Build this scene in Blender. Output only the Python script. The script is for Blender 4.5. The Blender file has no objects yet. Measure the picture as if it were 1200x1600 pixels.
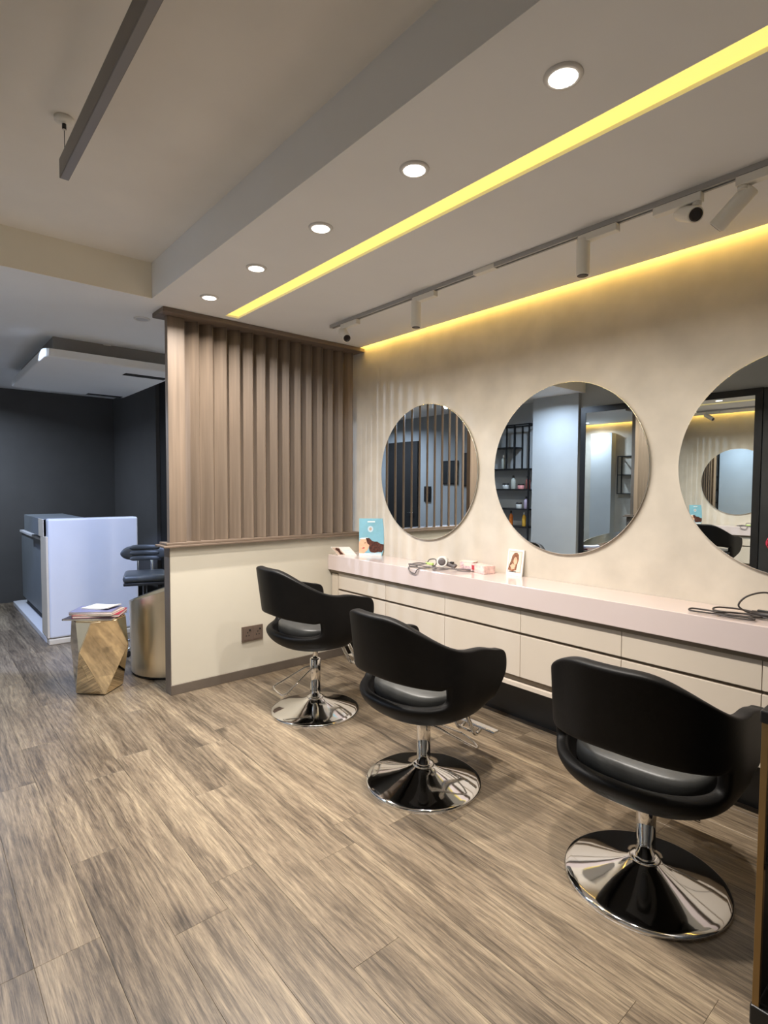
import bpy, bmesh, math, random
from mathutils import Vector, Matrix
R = math.radians
PI = math.pi
random.seed(7)
S = bpy.context.scene
COL = S.collection

# ------------------------------------------------------------------ camera
cd = bpy.data.cameras.new('camera'); cam = bpy.data.objects.new('camera', cd); COL.objects.link(cam)
cd.sensor_fit = 'HORIZONTAL'; cd.sensor_width = 36.0; cd.lens = 36.0 * 867.8 / 1200.0; cd.clip_start = 0.05
yaw, pitch, roll = 0.7071, -0.0444, 0.0052
Fv = Vector((math.sin(yaw)*math.cos(pitch), math.cos(yaw)*math.cos(pitch), math.sin(pitch)))
R0 = Vector((math.cos(yaw), -math.sin(yaw), 0)); U0 = R0.cross(Fv)
Rv = R0*math.cos(roll) + U0*math.sin(roll); Uv = U0*math.cos(roll) - R0*math.sin(roll)
M = Matrix((Rv, Uv, -Fv)).transposed().to_4x4(); M.translation = Vector((-2.9853, -3.8398, 1.45))
cam.matrix_world = M
S.camera = cam

# ------------------------------------------------------------------ world, exposure
w = bpy.data.worlds.new('world'); S.world = w; w.use_nodes = True
w.node_tree.nodes['Background'].inputs[0].default_value = (0.6, 0.75, 1, 1)
w.node_tree.nodes['Background'].inputs[1].default_value = 0.05
S.view_settings.view_transform = 'Standard'; S.view_settings.look = 'None'
S.view_settings.gamma = 1.0; S.view_settings.use_curve_mapping = False
S.view_settings.exposure = 0.10
WARM = (1.0, 0.935, 0.86)
COOL = (0.40, 0.54, 1.0)
DOWN_W = 20.5          # downlights over the chairs
COOL_A = 40.0  # broad cold lamps: added reception fill, also the alcove downlight
COOL2 = (0.66, 0.79, 1.0)
COOL_W = 420.0          # cold white spots in the reception
YELLOW = (1.0, 0.68, 0.17)

# ------------------------------------------------------------------ materials
MATS = {}
def nd(nt, t, **k):
    n = nt.nodes.new(t)
    for a, b in k.items():
        if a in n.inputs: n.inputs[a].default_value = b
        else: setattr(n, a, b)
    return n
def mat(name, col, rough=0.5, metal=0.0, var=0.06, scale=6.0, bump=0.0, bscale=60.0, spec=0.5, stretch=None, coat=0.0, emit=0.0, trans=0.0, rvar=0.0):
    m = bpy.data.materials.new(name); m.use_nodes = True; nt = m.node_tree
    b = nt.nodes['Principled BSDF']; L = nt.links
    b.inputs['Roughness'].default_value = rough; b.inputs['Metallic'].default_value = metal
    b.inputs['Specular IOR Level'].default_value = spec; b.inputs['Coat Weight'].default_value = coat
    b.inputs['Transmission Weight'].default_value = trans
    tc = nd(nt, 'ShaderNodeTexCoord'); mp = nd(nt, 'ShaderNodeMapping')
    if stretch: mp.inputs['Scale'].default_value = stretch
    L.new(tc.outputs['Object'], mp.inputs['Vector'])
    nz = nd(nt, 'ShaderNodeTexNoise', Scale=scale, Detail=6.0); L.new(mp.outputs[0], nz.inputs['Vector'])
    rp = nd(nt, 'ShaderNodeValToRGB')
    c = Vector(col[:3])
    rp.color_ramp.elements[0].position = 0.3; rp.color_ramp.elements[1].position = 0.7
    rp.color_ramp.elements[0].color = (*(c*(1-var)), 1); rp.color_ramp.elements[1].color = (*[min(1, x) for x in c*(1+var)], 1)
    L.new(nz.outputs['Fac'], rp.inputs[0]); L.new(rp.outputs[0], b.inputs['Base Color'])
    if rvar:
        mr = nd(nt, 'ShaderNodeMapRange'); mr.inputs['To Min'].default_value = max(0, rough-rvar); mr.inputs['To Max'].default_value = rough+rvar
        L.new(nz.outputs['Fac'], mr.inputs['Value']); L.new(mr.outputs[0], b.inputs['Roughness'])
    if bump:
        n2 = nd(nt, 'ShaderNodeTexNoise', Scale=bscale, Detail=4.0); L.new(mp.outputs[0], n2.inputs['Vector'])
        bp = nd(nt, 'ShaderNodeBump'); bp.inputs['Strength'].default_value = bump; bp.inputs['Distance'].default_value = 0.01
        L.new(n2.outputs['Fac'], bp.inputs['Height']); L.new(bp.outputs[0], b.inputs['Normal'])
    if emit:
        b.inputs['Emission Color'].default_value = (*col[:3], 1); b.inputs['Emission Strength'].default_value = emit
    MATS[name] = m
    return m

def plank_mat():
    m = bpy.data.materials.new('oak_vinyl'); m.use_nodes = True; nt = m.node_tree; L = nt.links
    b = nt.nodes['Principled BSDF']
    tc = nd(nt, 'ShaderNodeTexCoord'); oi = nd(nt, 'ShaderNodeObjectInfo')
    off = nd(nt, 'ShaderNodeVectorMath', operation='MULTIPLY'); cmb = nd(nt, 'ShaderNodeCombineXYZ')
    for i in range(3): L.new(oi.outputs['Random'], cmb.inputs[i])
    L.new(cmb.outputs[0], off.inputs[0]); off.inputs[1].default_value = (37.0, 91.0, 53.0)
    add = nd(nt, 'ShaderNodeVectorMath', operation='ADD'); L.new(tc.outputs['Object'], add.inputs[0]); L.new(off.outputs[0], add.inputs[1])
    def noise(sc, s, det=8, dist=0.0, rough=0.6):
        mp = nd(nt, 'ShaderNodeMapping'); mp.inputs['Scale'].default_value = sc; L.new(add.outputs[0], mp.inputs['Vector'])
        n = nd(nt, 'ShaderNodeTexNoise', Scale=s, Detail=float(det), Distortion=dist, Roughness=rough); L.new(mp.outputs[0], n.inputs['Vector']); return n
    fine = noise((1, .050, 1), 260, 4, 0.1, .75)
    mid = noise((1, .105, 1), 30, 10, 0.9, .78)
    big = noise((1, .090, 1), 7.0, 6, 0.7, .60)
    knot = noise((1, .45, 1), 3.2, 2, 0.3, .5)
    mp = nd(nt, 'ShaderNodeMapping'); mp.inputs['Scale'].default_value = (1, .13, 1); L.new(add.outputs[0], mp.inputs['Vector'])
    wv = nd(nt, 'ShaderNodeTexWave', Scale=11.0, Distortion=14.0, Detail=3.0); wv.inputs['Detail Scale'].default_value = 1.2
    L.new(mp.outputs[0], wv.inputs['Vector'])
    def mathn(op, a, bb, cc=None):
        n = nd(nt, 'ShaderNodeMath', operation=op)
        for i, x in enumerate((a, bb, cc)):
            if x is None: continue
            if isinstance(x, (int, float)): n.inputs[i].default_value = x
            else: L.new(x, n.inputs[i])
        return n.outputs[0]
    v = mathn('MULTIPLY', fine.outputs['Fac'], .30)
    v = mathn('MULTIPLY_ADD', mid.outputs['Fac'], .38, v)
    v = mathn('MULTIPLY_ADD', big.outputs['Fac'], .52, v)
    v = mathn('MULTIPLY_ADD', wv.outputs['Fac'], .06, v)
    v = mathn('MULTIPLY_ADD', oi.outputs['Random'], .03, v)
    kn = nd(nt, 'ShaderNodeMapRange'); kn.inputs['From Min'].default_value = .66; kn.inputs['From Max'].default_value = .80
    kn.inputs['To Min'].default_value = 0; kn.inputs['To Max'].default_value = .22; L.new(knot.outputs['Fac'], kn.inputs['Value'])
    v = mathn('SUBTRACT', v, kn.outputs[0])
    pore = noise((1, .022, 1), 330, 3, 0.0, .6)
    pm = nd(nt, 'ShaderNodeMapRange'); pm.inputs['From Min'].default_value = .36; pm.inputs['From Max'].default_value = .50
    pm.inputs['To Min'].default_value = .58; pm.inputs['To Max'].default_value = 1.0; L.new(pore.outputs['Fac'], pm.inputs['Value'])
    rp = nd(nt, 'ShaderNodeValToRGB'); e = rp.color_ramp.elements
    e[0].position = .47; e[0].color = (.040, .029, .019, 1)
    e[1].position = .88; e[1].color = (.42, .33, .212, 1)
    x = e.new(.565); x.color = (.093, .069, .046, 1)
    x = e.new(.645); x.color = (.162, .122, .082, 1)
    x = e.new(.73); x.color = (.245, .190, .126, 1)
    sat = nd(nt, 'ShaderNodeVectorMath', operation='SCALE'); L.new(rp.outputs[0], sat.inputs[0]); L.new(pm.outputs[0], sat.inputs['Scale'])
    L.new(v, rp.inputs[0]); L.new(sat.outputs[0], b.inputs['Base Color'])
    mr = nd(nt, 'ShaderNodeMapRange'); mr.inputs['To Min'].default_value = .30; mr.inputs['To Max'].default_value = .46
    L.new(mid.outputs['Fac'], mr.inputs['Value']); L.new(mr.outputs[0], b.inputs['Roughness'])
    bp = nd(nt, 'ShaderNodeBump'); bp.inputs['Strength'].default_value = .12; bp.inputs['Distance'].default_value = .004
    L.new(fine.outputs['Fac'], bp.inputs['Height']); L.new(bp.outputs[0], b.inputs['Normal'])
    b.inputs['Specular IOR Level'].default_value = .45
    return m
MATS['plank'] = plank_mat()
mat('plaster', (.61, .55, .46), .75, var=.11, scale=4.0, bump=.05, bscale=9)
mat('beam_cream_lit', (.92, .86, .72), .7, var=.02, scale=3)  # cream paint, brightened in place of a light falling on the beam
mat('paint_cream', (.60, .56, .47), .7, var=.02, scale=3, bump=.02, bscale=120)
mat('ceiling_white', (.84, .84, .835), .85, var=.02, scale=2)
mat('ceiling_upper', (.84, .80, .735), .9, var=.05, scale=1.6)
mat('neck_shade', (.26, .24, .22), .7)  # shade of the gap above the hanging panel, put into the colour
mat('grey_wall', (.088, .084, .080), .75, var=.06, scale=3)
mat('bluegrey_wall', (.36, .38, .39), .7, var=.04, scale=3)
mat('white_wall', (.62, .62, .60), .7, var=.03, scale=3)
mat('screed', (.12, .095, .07), .8)
mat('black_gap', (.012, .011, .011), .7, var=.1)
mat('slat_wood', (.190, .142, .104), .5, var=.30, scale=26, stretch=(1, 1, .035), bump=.06, bscale=60)
mat('trim_wood', (.17, .125, .092), .5, var=.22, scale=30, stretch=(.05, 1, 1))
mat('skirting', (.13, .105, .085), .45, var=.1)
mat('counter_pink', (.65, .55, .525), .16, var=.015, scale=2, coat=.3)
mat('cabinet', (.60, .525, .435), .38, var=.015, scale=2)
mat('handle_channel', (.20, .155, .105), .5, var=.05)
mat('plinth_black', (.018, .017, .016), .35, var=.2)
mat('mirror', (.86, .89, .88), .004, 1.0, var=.0)
mat('mirror_edge', (.62, .62, .58), .25, .9, var=.03)
mat('black_metal', (.013, .013, .014), .38, .3, var=.1)
mat('chrome', (.80, .80, .80), .06, 1.0, var=.02)
mat('chrome_brushed', (.74, .74, .74), .22, 1.0, var=.03)
mat('leather', (.0055, .005, .0048), .50, spec=.17, var=.15, scale=20, bump=.06, bscale=220)
mat('seat_leather_lit', (.040, .040, .038), .46, var=.12, scale=20, bump=.06, bscale=220)  # black leather, with light reflected off the seat top put into the colour
mat('stool_leather', (.055, .060, .062), .42, var=.1, scale=20, bump=.08, bscale=160)
mat('mech_black', (.02, .02, .02), .4, var=.1)
mat('spot_white', (.84, .81, .74), .45, var=.02)
mat('track_grey', (.42, .41, .40), .5, var=.03)
mat('lens_dark', (.03, .022, .02), .15, var=.2)
mat('trim_white', (.75, .73, .70), .4, var=.02)
mat('lamp_on', (1.0, .93, .82), .5, var=0, emit=14.0)
mat('lamp_on_cool', (.75, .87, 1.0), .5, var=0, emit=10.0)
mat('lamp_off', (.55, .56, .58), .3, var=.05)
mat('slot_yellow', (1.0, .77, .20), .5, var=0, emit=.95)
mat('led_yellow', YELLOW, .5, var=0, emit=24.0)
mat('pendant_grey', (.21, .195, .185), .45, var=.05)
mat('pendant_face', (.26, .25, .25), .4, var=.05)
mat('socket', (.17, .125, .10), .35, .3, var=.05)
mat('desk_white', (.66, .66, .68), .3, var=.015)
mat('desk_cream', (.62, .54, .42), .4, var=.02)
mat('desk_grey', (.17, .19, .205), .35, var=.05)
mat('gold_mirror', (.86, .75, .55), .05, 1.0, var=.05, rvar=.02)
mat('brass', (.84, .78, .66), .30, 1.0, var=.05, stretch=(1, 1, .05), scale=30)
mat('brass_dull', (.36, .25, .12), .35, 1.0, var=.08)
mat('cushion_cream', (.55, .48, .38), .8, var=.05)
mat('paper', (.80, .76, .68), .6, var=.02)
mat('paper_white', (.84, .82, .78), .5, var=.01)
mat('mag_red', (.30, .012, .035), .35, var=.2)
mat('mag_blue', (.17, .17, .30), .3, var=.2)
mat('mag_beige', (.55, .42, .33), .35, var=.15)
mat('mag_dark', (.03, .018, .02), .4, var=.2)
mat('poster_blue', (.24, .50, .62), .3, var=.10, scale=9)
mat('skin', (.76, .46, .30), .5, var=.12, scale=30)
mat('hair_brown', (.075, .022, .014), .45, var=.7, scale=60)
mat('hair_auburn', (.27, .11, .05), .45, var=.6, scale=60)
mat('white_print', (.85, .88, .88), .4, var=0)
mat('pale_blue_print', (.55, .70, .80), .4, var=.1)
mat('dryer_white', (.78, .77, .74), .3, var=.02)
mat('cord_black', (.035, .028, .026), .45, var=.1)
mat('cord_grey', (.13, .115, .115), .45, var=.1)
mat('box_pink', (.80, .55, .51), .45, var=.28, scale=38)
mat('box_cream', (.80, .69, .58), .45, var=.05)
mat('box_red', (.50, .04, .06), .45, var=.1)
mat('box_floral', (.66, .46, .47), .5, var=.45, scale=60)
mat('amber', (.42, .12, .02), .15, var=.1)
mat('honey', (.55, .33, .05), .15, var=.1)
mat('jar_grey', (.42, .44, .44), .25, var=.05)
mat('jar_pink', (.50, .22, .22), .25, var=.05)
mat('bottle_clear', (.38, .41, .38), .1, var=.05)
mat('bottle_brown', (.17, .055, .045), .15, var=.05)
mat('bottle_lilac', (.33, .28, .38), .15, var=.05)
mat('cap_black', (.015, .013, .013), .35, var=.1)
mat('rose', (.62, .03, .07), .6, var=.3, scale=40)
mat('art_black', (.016, .017, .018), .5, var=.3)
mat('clip_green', (.45, .62, .18), .4, var=.1)  # plain green of the hair clip
def MT(k): return MATS[k]

# ------------------------------------------------------------------ mesh helpers
class MB:
    def __init__(s): s.bm = bmesh.new()
    def box(s, x0, x1, y0, y1, z0, z1, bev=0.0, seg=2):
        vs = [s.bm.verts.new((x, y, z)) for x in (x0, x1) for y in (y0, y1) for z in (z0, z1)]
        fs = [s.bm.faces.new([vs[i] for i in q]) for q in ((0,1,3,2),(4,6,7,5),(0,4,5,1),(2,3,7,6),(0,2,6,4),(1,5,7,3))]
        if bev:
            es = list({e for f in fs for e in f.edges})
            bmesh.ops.bevel(s.bm, geom=es, offset=bev, segments=seg, affect='EDGES', profile=.5)
        return s
    def lathe(s, prof, n=32, c=(0,0,0), ax=None, cap=True):
        # prof: list of (r, h); ax: direction of h
        q = Matrix.Identity(3) if ax is None else Vector((0,0,1)).rotation_difference(Vector(ax).normalized()).to_matrix()
        rings = []
        for r, h in prof:
            rings.append([s.bm.verts.new(Vector(c) + q @ Vector((r*math.cos(2*PI*i/n), r*math.sin(2*PI*i/n), h))) for i in range(n)])
        for a, b in zip(rings, rings[1:]):
            for i in range(n):
                f = s.bm.faces.new((a[i], a[(i+1) % n], b[(i+1) % n], b[i])); f.smooth = True
        if cap:
            s.bm.faces.new(list(reversed(rings[0]))); s.bm.faces.new(rings[-1])
        return s
    def cyl(s, a, b, r, n=20, r2=None):
        a = Vector(a); b = Vector(b); h = (b-a).length
        return s.lathe([(r, 0), (r if r2 is None else r2, h)], n, a, b-a)
    def tube(s, pts, r, n=8, closed=False):
        pts = [Vector(p) for p in pts]; rings = []
        up = Vector((0.13, 0.31, 0.94))
        N = len(pts)
        for i, p in enumerate(pts):
            if closed: t = pts[(i+1) % N]-pts[i-1]
            else: t = pts[min(i+1, N-1)]-pts[max(i-1, 0)]
            t.normalize(); u = t.cross(up)
            if u.length < 1e-3: u = t.cross(Vector((1,0,0)))
            u.normalize(); up = u.cross(t).normalized(); v = up
            rings.append([s.bm.verts.new(p + u*(r*math.cos(2*PI*k/n)) + v*(r*math.sin(2*PI*k/n))) for k in range(n)])
        for i in range(N if closed else N-1):
            a, b = rings[i], rings[(i+1) % N]
            for k in range(n):
                f = s.bm.faces.new((a[k], a[(k+1) % n], b[(k+1) % n], b[k])); f.smooth = True
        if not closed: s.bm.faces.new(list(reversed(rings[0]))); s.bm.faces.new(rings[-1])
        return s
    def prism(s, poly, f0, f1):
        # poly: 2-D points; f0/f1 map a 2-D point to 3-D (the two caps)
        a = [s.bm.verts.new(f0(*p)) for p in poly]; b = [s.bm.verts.new(f1(*p)) for p in poly]; n = len(poly)
        s.bm.faces.new(list(reversed(a))); s.bm.faces.new(b)
        for i in range(n): s.bm.faces.new((a[i], a[(i+1) % n], b[(i+1) % n], b[i]))
        return s
    def build(s, name, m, parent=None, loc=None, smooth=False):
        bmesh.ops.recalc_face_normals(s.bm, faces=s.bm.faces)
        me = bpy.data.meshes.new(name); s.bm.to_mesh(me); s.bm.free()
        if smooth:
            for p in me.polygons: p.use_smooth = True
        me.materials.append(MT(m) if isinstance(m, str) else m)
        o = bpy.data.objects.new(name, me); COL.objects.link(o)
        if parent: o.parent = parent
        if loc: o.location = loc
        return o
def spline(pts, n=8, closed=False):
    P = [Vector(p) for p in pts]; N = len(P); out = []
    for i in range(N if closed else N-1):
        g = lambda k: P[k % N] if closed else P[max(0, min(N-1, k))]
        a, b, c, d = g(i-1), g(i), g(i+1), g(i+2)
        for k in range(n):
            t = k/n
            out.append(.5*((2*b)+(c-a)*t+(2*a-5*b+4*c-d)*t*t+(3*b-a-3*c+d)*t**3))
    if not closed: out.append(P[-1])
    return out
def tag(o, label, cat, group=None, kind=None):
    o['label'] = label; o['category'] = cat
    if group: o['group'] = group
    if kind: o['kind'] = kind
    return o
def struct(o, label=None):
    o['kind'] = 'structure'
    if label: o['label'] = label
    return o
def empty(name, loc=(0,0,0), rz=0.0):
    o = bpy.data.objects.new(name, None); COL.objects.link(o); o.location = loc; o.rotation_euler = (0,0,rz); o.empty_display_size = .1
    return o
def copy_tree(o, parent=None):
    c = o.copy(); COL.objects.link(c)
    if parent: c.parent = parent
    for ch in list(o.children): copy_tree(ch, c)
    return c
def smooth_angle(o, ang=40):
    for p in o.data.polygons: p.use_smooth = True
    try: o.data.set_sharp_from_angle(angle=R(ang))
    except Exception: pass
    return o

# ------------------------------------------------------------------ the shell of the place
ZC, ZU = 2.632, 2.8505          # dropped ceiling, upper ceiling
XB = -1.792                   # drop edge
XL, XLS = -3.65, -3.45        # left wall beyond / beside the salon
YN, YF = -5.6, 4.35           # wall behind the camera, back wall of the reception
# floor: slab with separate planks
fl = MB().box(XL, 0, YN, YF, -.12, -.012).build('floor', 'screed'); struct(fl, 'grey brown oak plank floor running through the salon')
PW, PL, G = .183, 1.22, .0006
pl_cache = {}
def plank_mesh(L_, W_):
    k = (round(L_, 3), round(W_, 3))
    if k not in pl_cache:
        b = MB().box(-W_/2+G/2, W_/2-G/2, -L_/2+G/2, L_/2-G/2, -.012, 0)
        es = [e for e in b.bm.edges if all(abs(v.co.z) < 1e-6 for v in e.verts)]
        bmesh.ops.bevel(b.bm, geom=es, offset=.0006, segments=1, affect='EDGES')
        o = b.build('plank', 'plank'); pl_cache[k] = o.data; bpy.data.objects.remove(o)
    return pl_cache[k]
i = 0; x = XL
while x < -.005:
    wd = min(PW, -x); y = YN - random.choice((.0, .31, .62, .92, .15, .47, .78)) ; y0 = y
    while y < YF - .02:
        a, b_ = max(y, YN), min(y + PL, YF)
        if b_ - a > .02:
            o = bpy.data.objects.new('plank', plank_mesh(b_-a, wd)); COL.objects.link(o)
            o.location = (x+wd/2, (a+b_)/2, 0); o.parent = fl
        y += PL
    x += PW; i += 1

wr = MB().box(0, .15, YN, YF, 0, 2.95).build('wall_right', 'plaster'); struct(wr, 'beige limewashed wall behind the round mirrors')
wl = MB().box(XL-.12, XL, -.1, YF, 0, 2.95).build('wall_left', 'bluegrey_wall'); struct(wl)
w2 = MB().box(XL-.12, XLS, YN, -.1, 0, 2.95).build('wall_left', 'bluegrey_wall'); struct(w2)
wb = MB().box(XL-.12, .15, YF, YF+.12, 0, 2.95).build('wall_back', 'grey_wall'); struct(wb, 'dark grey back wall of the reception')
wf = MB().box(XL-.12, .15, YN-.12, YN, 0, 2.95).build('wall_front', 'bluegrey_wall'); struct(wf)
co = MB().box(XLS, -3.385, -.13, .53, 0, ZC).build('wall_column', 'bluegrey_wall'); struct(co)
# reception side return and alcove
rw = MB().box(-.842, -.72, 2.66, YF, 0, ZC).build('wall_side', 'grey_wall'); struct(rw)
rk = MB().box(-.80, -.70, 2.30, 2.66, 0, ZC).build('door_1', 'black_gap'); struct(rk, 'black recessed doorway beside the dark grey side wall')
aw = MB().box(-.72, 0, 2.30, 2.40, 0, ZC).build('wall_alcove', 'white_wall'); struct(aw)
ac = MB().box(-.16, 0, 1.12, 1.52, 0, 2.45, .004).build('wall_pier', 'white_wall'); struct(ac)
# ceilings
cu = MB().box(XL-.12, XB, YN, -.177, ZU, ZU+.1).build('ceiling', 'ceiling_upper'); struct(cu, 'raised cream ceiling over the left of the salon')
SX0, SX1 = -1.291, -1.192     # yellow slot
cb = MB().box(XB, SX0, YN, .03, ZC, ZU+.1)
cb.box(SX1, -.046, YN, .03, ZC, ZC+.03); cb.box(SX0, SX1, -.15, .03, ZC, ZC+.03)
cb.box(SX0, -.1, YN, .03, ZC+.17, ZU+.1); cb.box(-.13, -.1, YN, .03, ZC+.03, ZC+.17); cb.box(SX1, SX1+.02, YN, .03, ZC+.03, ZC+.17)
cb.box(-.1, 0, YN, .03, ZC+.15, ZU+.1)
cb = cb.build('ceiling', 'ceiling_white'); struct(cb, 'dropped white ceiling panel above the styling chairs')
cr = MB().box(XL-.12, -.05, .03, YF, ZC, ZU+.1).box(XL-.12, XB, -.177, .03, ZC, ZU+.1).box(-.05, 0, .03, YF, ZC+.15, ZU+.1).build('ceiling', 'ceiling_white'); struct(cr, 'low grey white ceiling of the reception')
# cream face of the beam at the end of the raised ceiling
bf = MB().box(XLS, XB-.001, -.183, -.177, ZC, ZU).build('trim_1', 'beam_cream_lit'); struct(bf, 'cream painted beam face at the end of the raised ceiling')

# glowing slot and cove strips
sl = MB().box(SX0+.001, SX1-.001, YN+.05, -.152, ZC+.014, ZC+.05).build('light_slot', 'slot_yellow')
tag(sl, 'long yellow glowing light slot recessed in the dropped ceiling', 'light')
ls = MB().box(-.046, -.028, YN+.05, -.01, ZC+.062, ZC+.07).build('led_strip', 'led_yellow')
tag(ls, 'hidden yellow LED strip washing the top of the mirror wall', 'light')
ls2 = MB().box(-.036, -.018, .2, 2.25, ZC+.062, ZC+.07).build('led_strip', 'led_yellow')
tag(ls2, 'hidden yellow LED strip over the alcove behind the slat screen', 'light')

# ------------------------------------------------------------------ half wall and slat screen
XP = -1.636
hw = MB().box(XP, 0, 0, .10, 0, 1.03).build('wall_divider', 'paint_cream'); struct(hw, 'cream half wall below the slat screen')
e_ = MB().box(XP-.004, XP, -.002, .102, 0, 1.03).build('trim_2', 'skirting'); struct(e_, 'dark end cap of the cream half wall')
bb = MB().box(XP-.006, -.06, -.012, 0, 0, .068, .002).build('baseboard_divider', 'skirting'); struct(bb, 'dark brown baseboard along the cream half wall')
scr = empty('slat_screen', (XP, .05, 1.03))
tag(scr, 'tall brown wooden slat screen standing on the cream half wall', 'screen')
def sp(b, name, m): # child given in world coordinates
    o = b.build(name, m); o.parent = scr; o.location = (-XP, -.05, -1.03); return o
sp(MB().box(XP-.055, -.002, -.045, .135, 1.03, 1.045, .003).box(XP-.03, -.002, -.025, .12, 1.045, 1.062, .003), 'sill', 'trim_wood')
sp(MB().box(XP-.055, -.002, -.085, .13, 2.600, ZC-.001, .004), 'top_rail', 'trim_wood')
sp(MB().box(XP, XP+.118, 0, .05, 1.062, 2.600, .002), 'post', 'slat_wood')
sm = MB(); SW, ST = .122, .018
sm.box(-SW, 0, -ST/2, ST/2, 0, 2.600-1.062, .0015, 1)
so = sm.build('slat', 'slat_wood')
for k in range(14):
    o = so if k == 0 else so.copy()
    if k: COL.objects.link(o)
    o.parent = scr; o.rotation_euler = (0, 0, R(-46))
    o.location = (-1.416 + .1045*k - XP, .008-.05, 1.062-1.03)
# socket
sk = empty('wall_socket', (-1.023, 0, .335)); tag(sk, 'brown double power socket on the cream half wall', 'socket')
MB().box(-.088, .088, -.010, -.0005, -.058, .058, .003).build('plate', 'socket', sk)
for sx in (-1, 1):
    o = MB().box(sx*.042-.034, sx*.042+.034, -.0125, -.010, -.045, .045, .001).build('outlet', 'socket', sk)
    b = MB()
    for dx, dz in ((0, .018), (-.011, -.004), (.011, -.004)): b.box(sx*.042+dx-.0032, sx*.042+dx+.0032, -.0132, -.0124, dz-.005-.008, dz+.005-.008)
    b.box(sx*.042+.012, sx*.042+.024, -.016, -.0124, .022, .034)
    b.build('pin_holes', 'black_gap', o)

# ------------------------------------------------------------------ counter and drawers
ct = MB().box(-.322, -.001, -4.42, -.001, .760, .885, .003).build('countertop', 'counter_pink')
tag(ct, 'long pale pink floating countertop under the round mirrors', 'countertop')
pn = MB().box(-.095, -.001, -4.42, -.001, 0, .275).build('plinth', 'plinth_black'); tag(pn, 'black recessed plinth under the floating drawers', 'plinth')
ordn = ['nearest the cream half wall', 'second from the cream half wall', 'third from the cream half wall', 'fourth from the cream half wall, left of the front chair', 'fifth from the cream half wall, behind the front chair', 'sixth from the cream half wall, at the picture edge', 'seventh from the cream half wall, out past the trolley']
for k in range(7):
    ya = -.105 - .6045*k; yb = ya - .6045
    cb_ = empty('drawer_cabinet', (0, (ya+yb)/2, .275))
    tag(cb_, 'floating cream drawer unit, ' + ordn[k], 'cabinet', 'floating cream drawer units')
    def cp(b, n, m, par=None):
        o = b.build(n, m); o.parent = par or cb_
        o.location = (0, -(ya+yb)/2, -.275) if par is None else (0, 0, 0); return o
    yt = -.002 if k == 0 else ya - .0004
    cp(MB().box(-.262, -.002, yb+.0004, yt, .302, .757).box(-.30, -.262, yb+.0004, yt, .736, .757), 'channel_backing', 'handle_channel')
    cp(MB().box(-.288, -.002, yb+.0004, yt, .277, .302, .001), 'bottom_panel', 'cabinet')
    cp(MB().box(-.29, -.263, yb+.0014, ya-.0014, .607, .734, .0015), 'drawer', 'cabinet')
    cp(MB().box(-.29, -.263, yb+.0014, ya-.0014, .343, .590, .0015), 'drawer', 'cabinet')
    if k == 0: cp(MB().box(-.289, -.10, -.100, -.015, .343, .725, .001), 'filler_panel', 'cabinet')

# ------------------------------------------------------------------ round mirrors
for k, (my, lab) in enumerate(((-.843, 'round wall mirror nearest the slat screen, reflecting the slats'), (-2.008, 'round wall mirror in the middle, reflecting shelves and a column'), (-3.173, 'round wall mirror cut by the right picture edge'))):
    r = empty('round_mirror', (0, my, 1.566)); tag(r, lab, 'mirror', 'round wall mirrors')
    MB().lathe([(.49, 0.001), (.5095, .003), (.5112, .016), (.5107, .0184), (.5098, .0186)], 128, (0,0,0), (-1,0,0)).build('edge', 'mirror_edge', r)
    MB().lathe([(.5098, .0180), (.5098, .0189), (.5085, .0196)], 128, (0,0,0), (-1,0,0)).build('glass', 'mirror', r)

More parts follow.
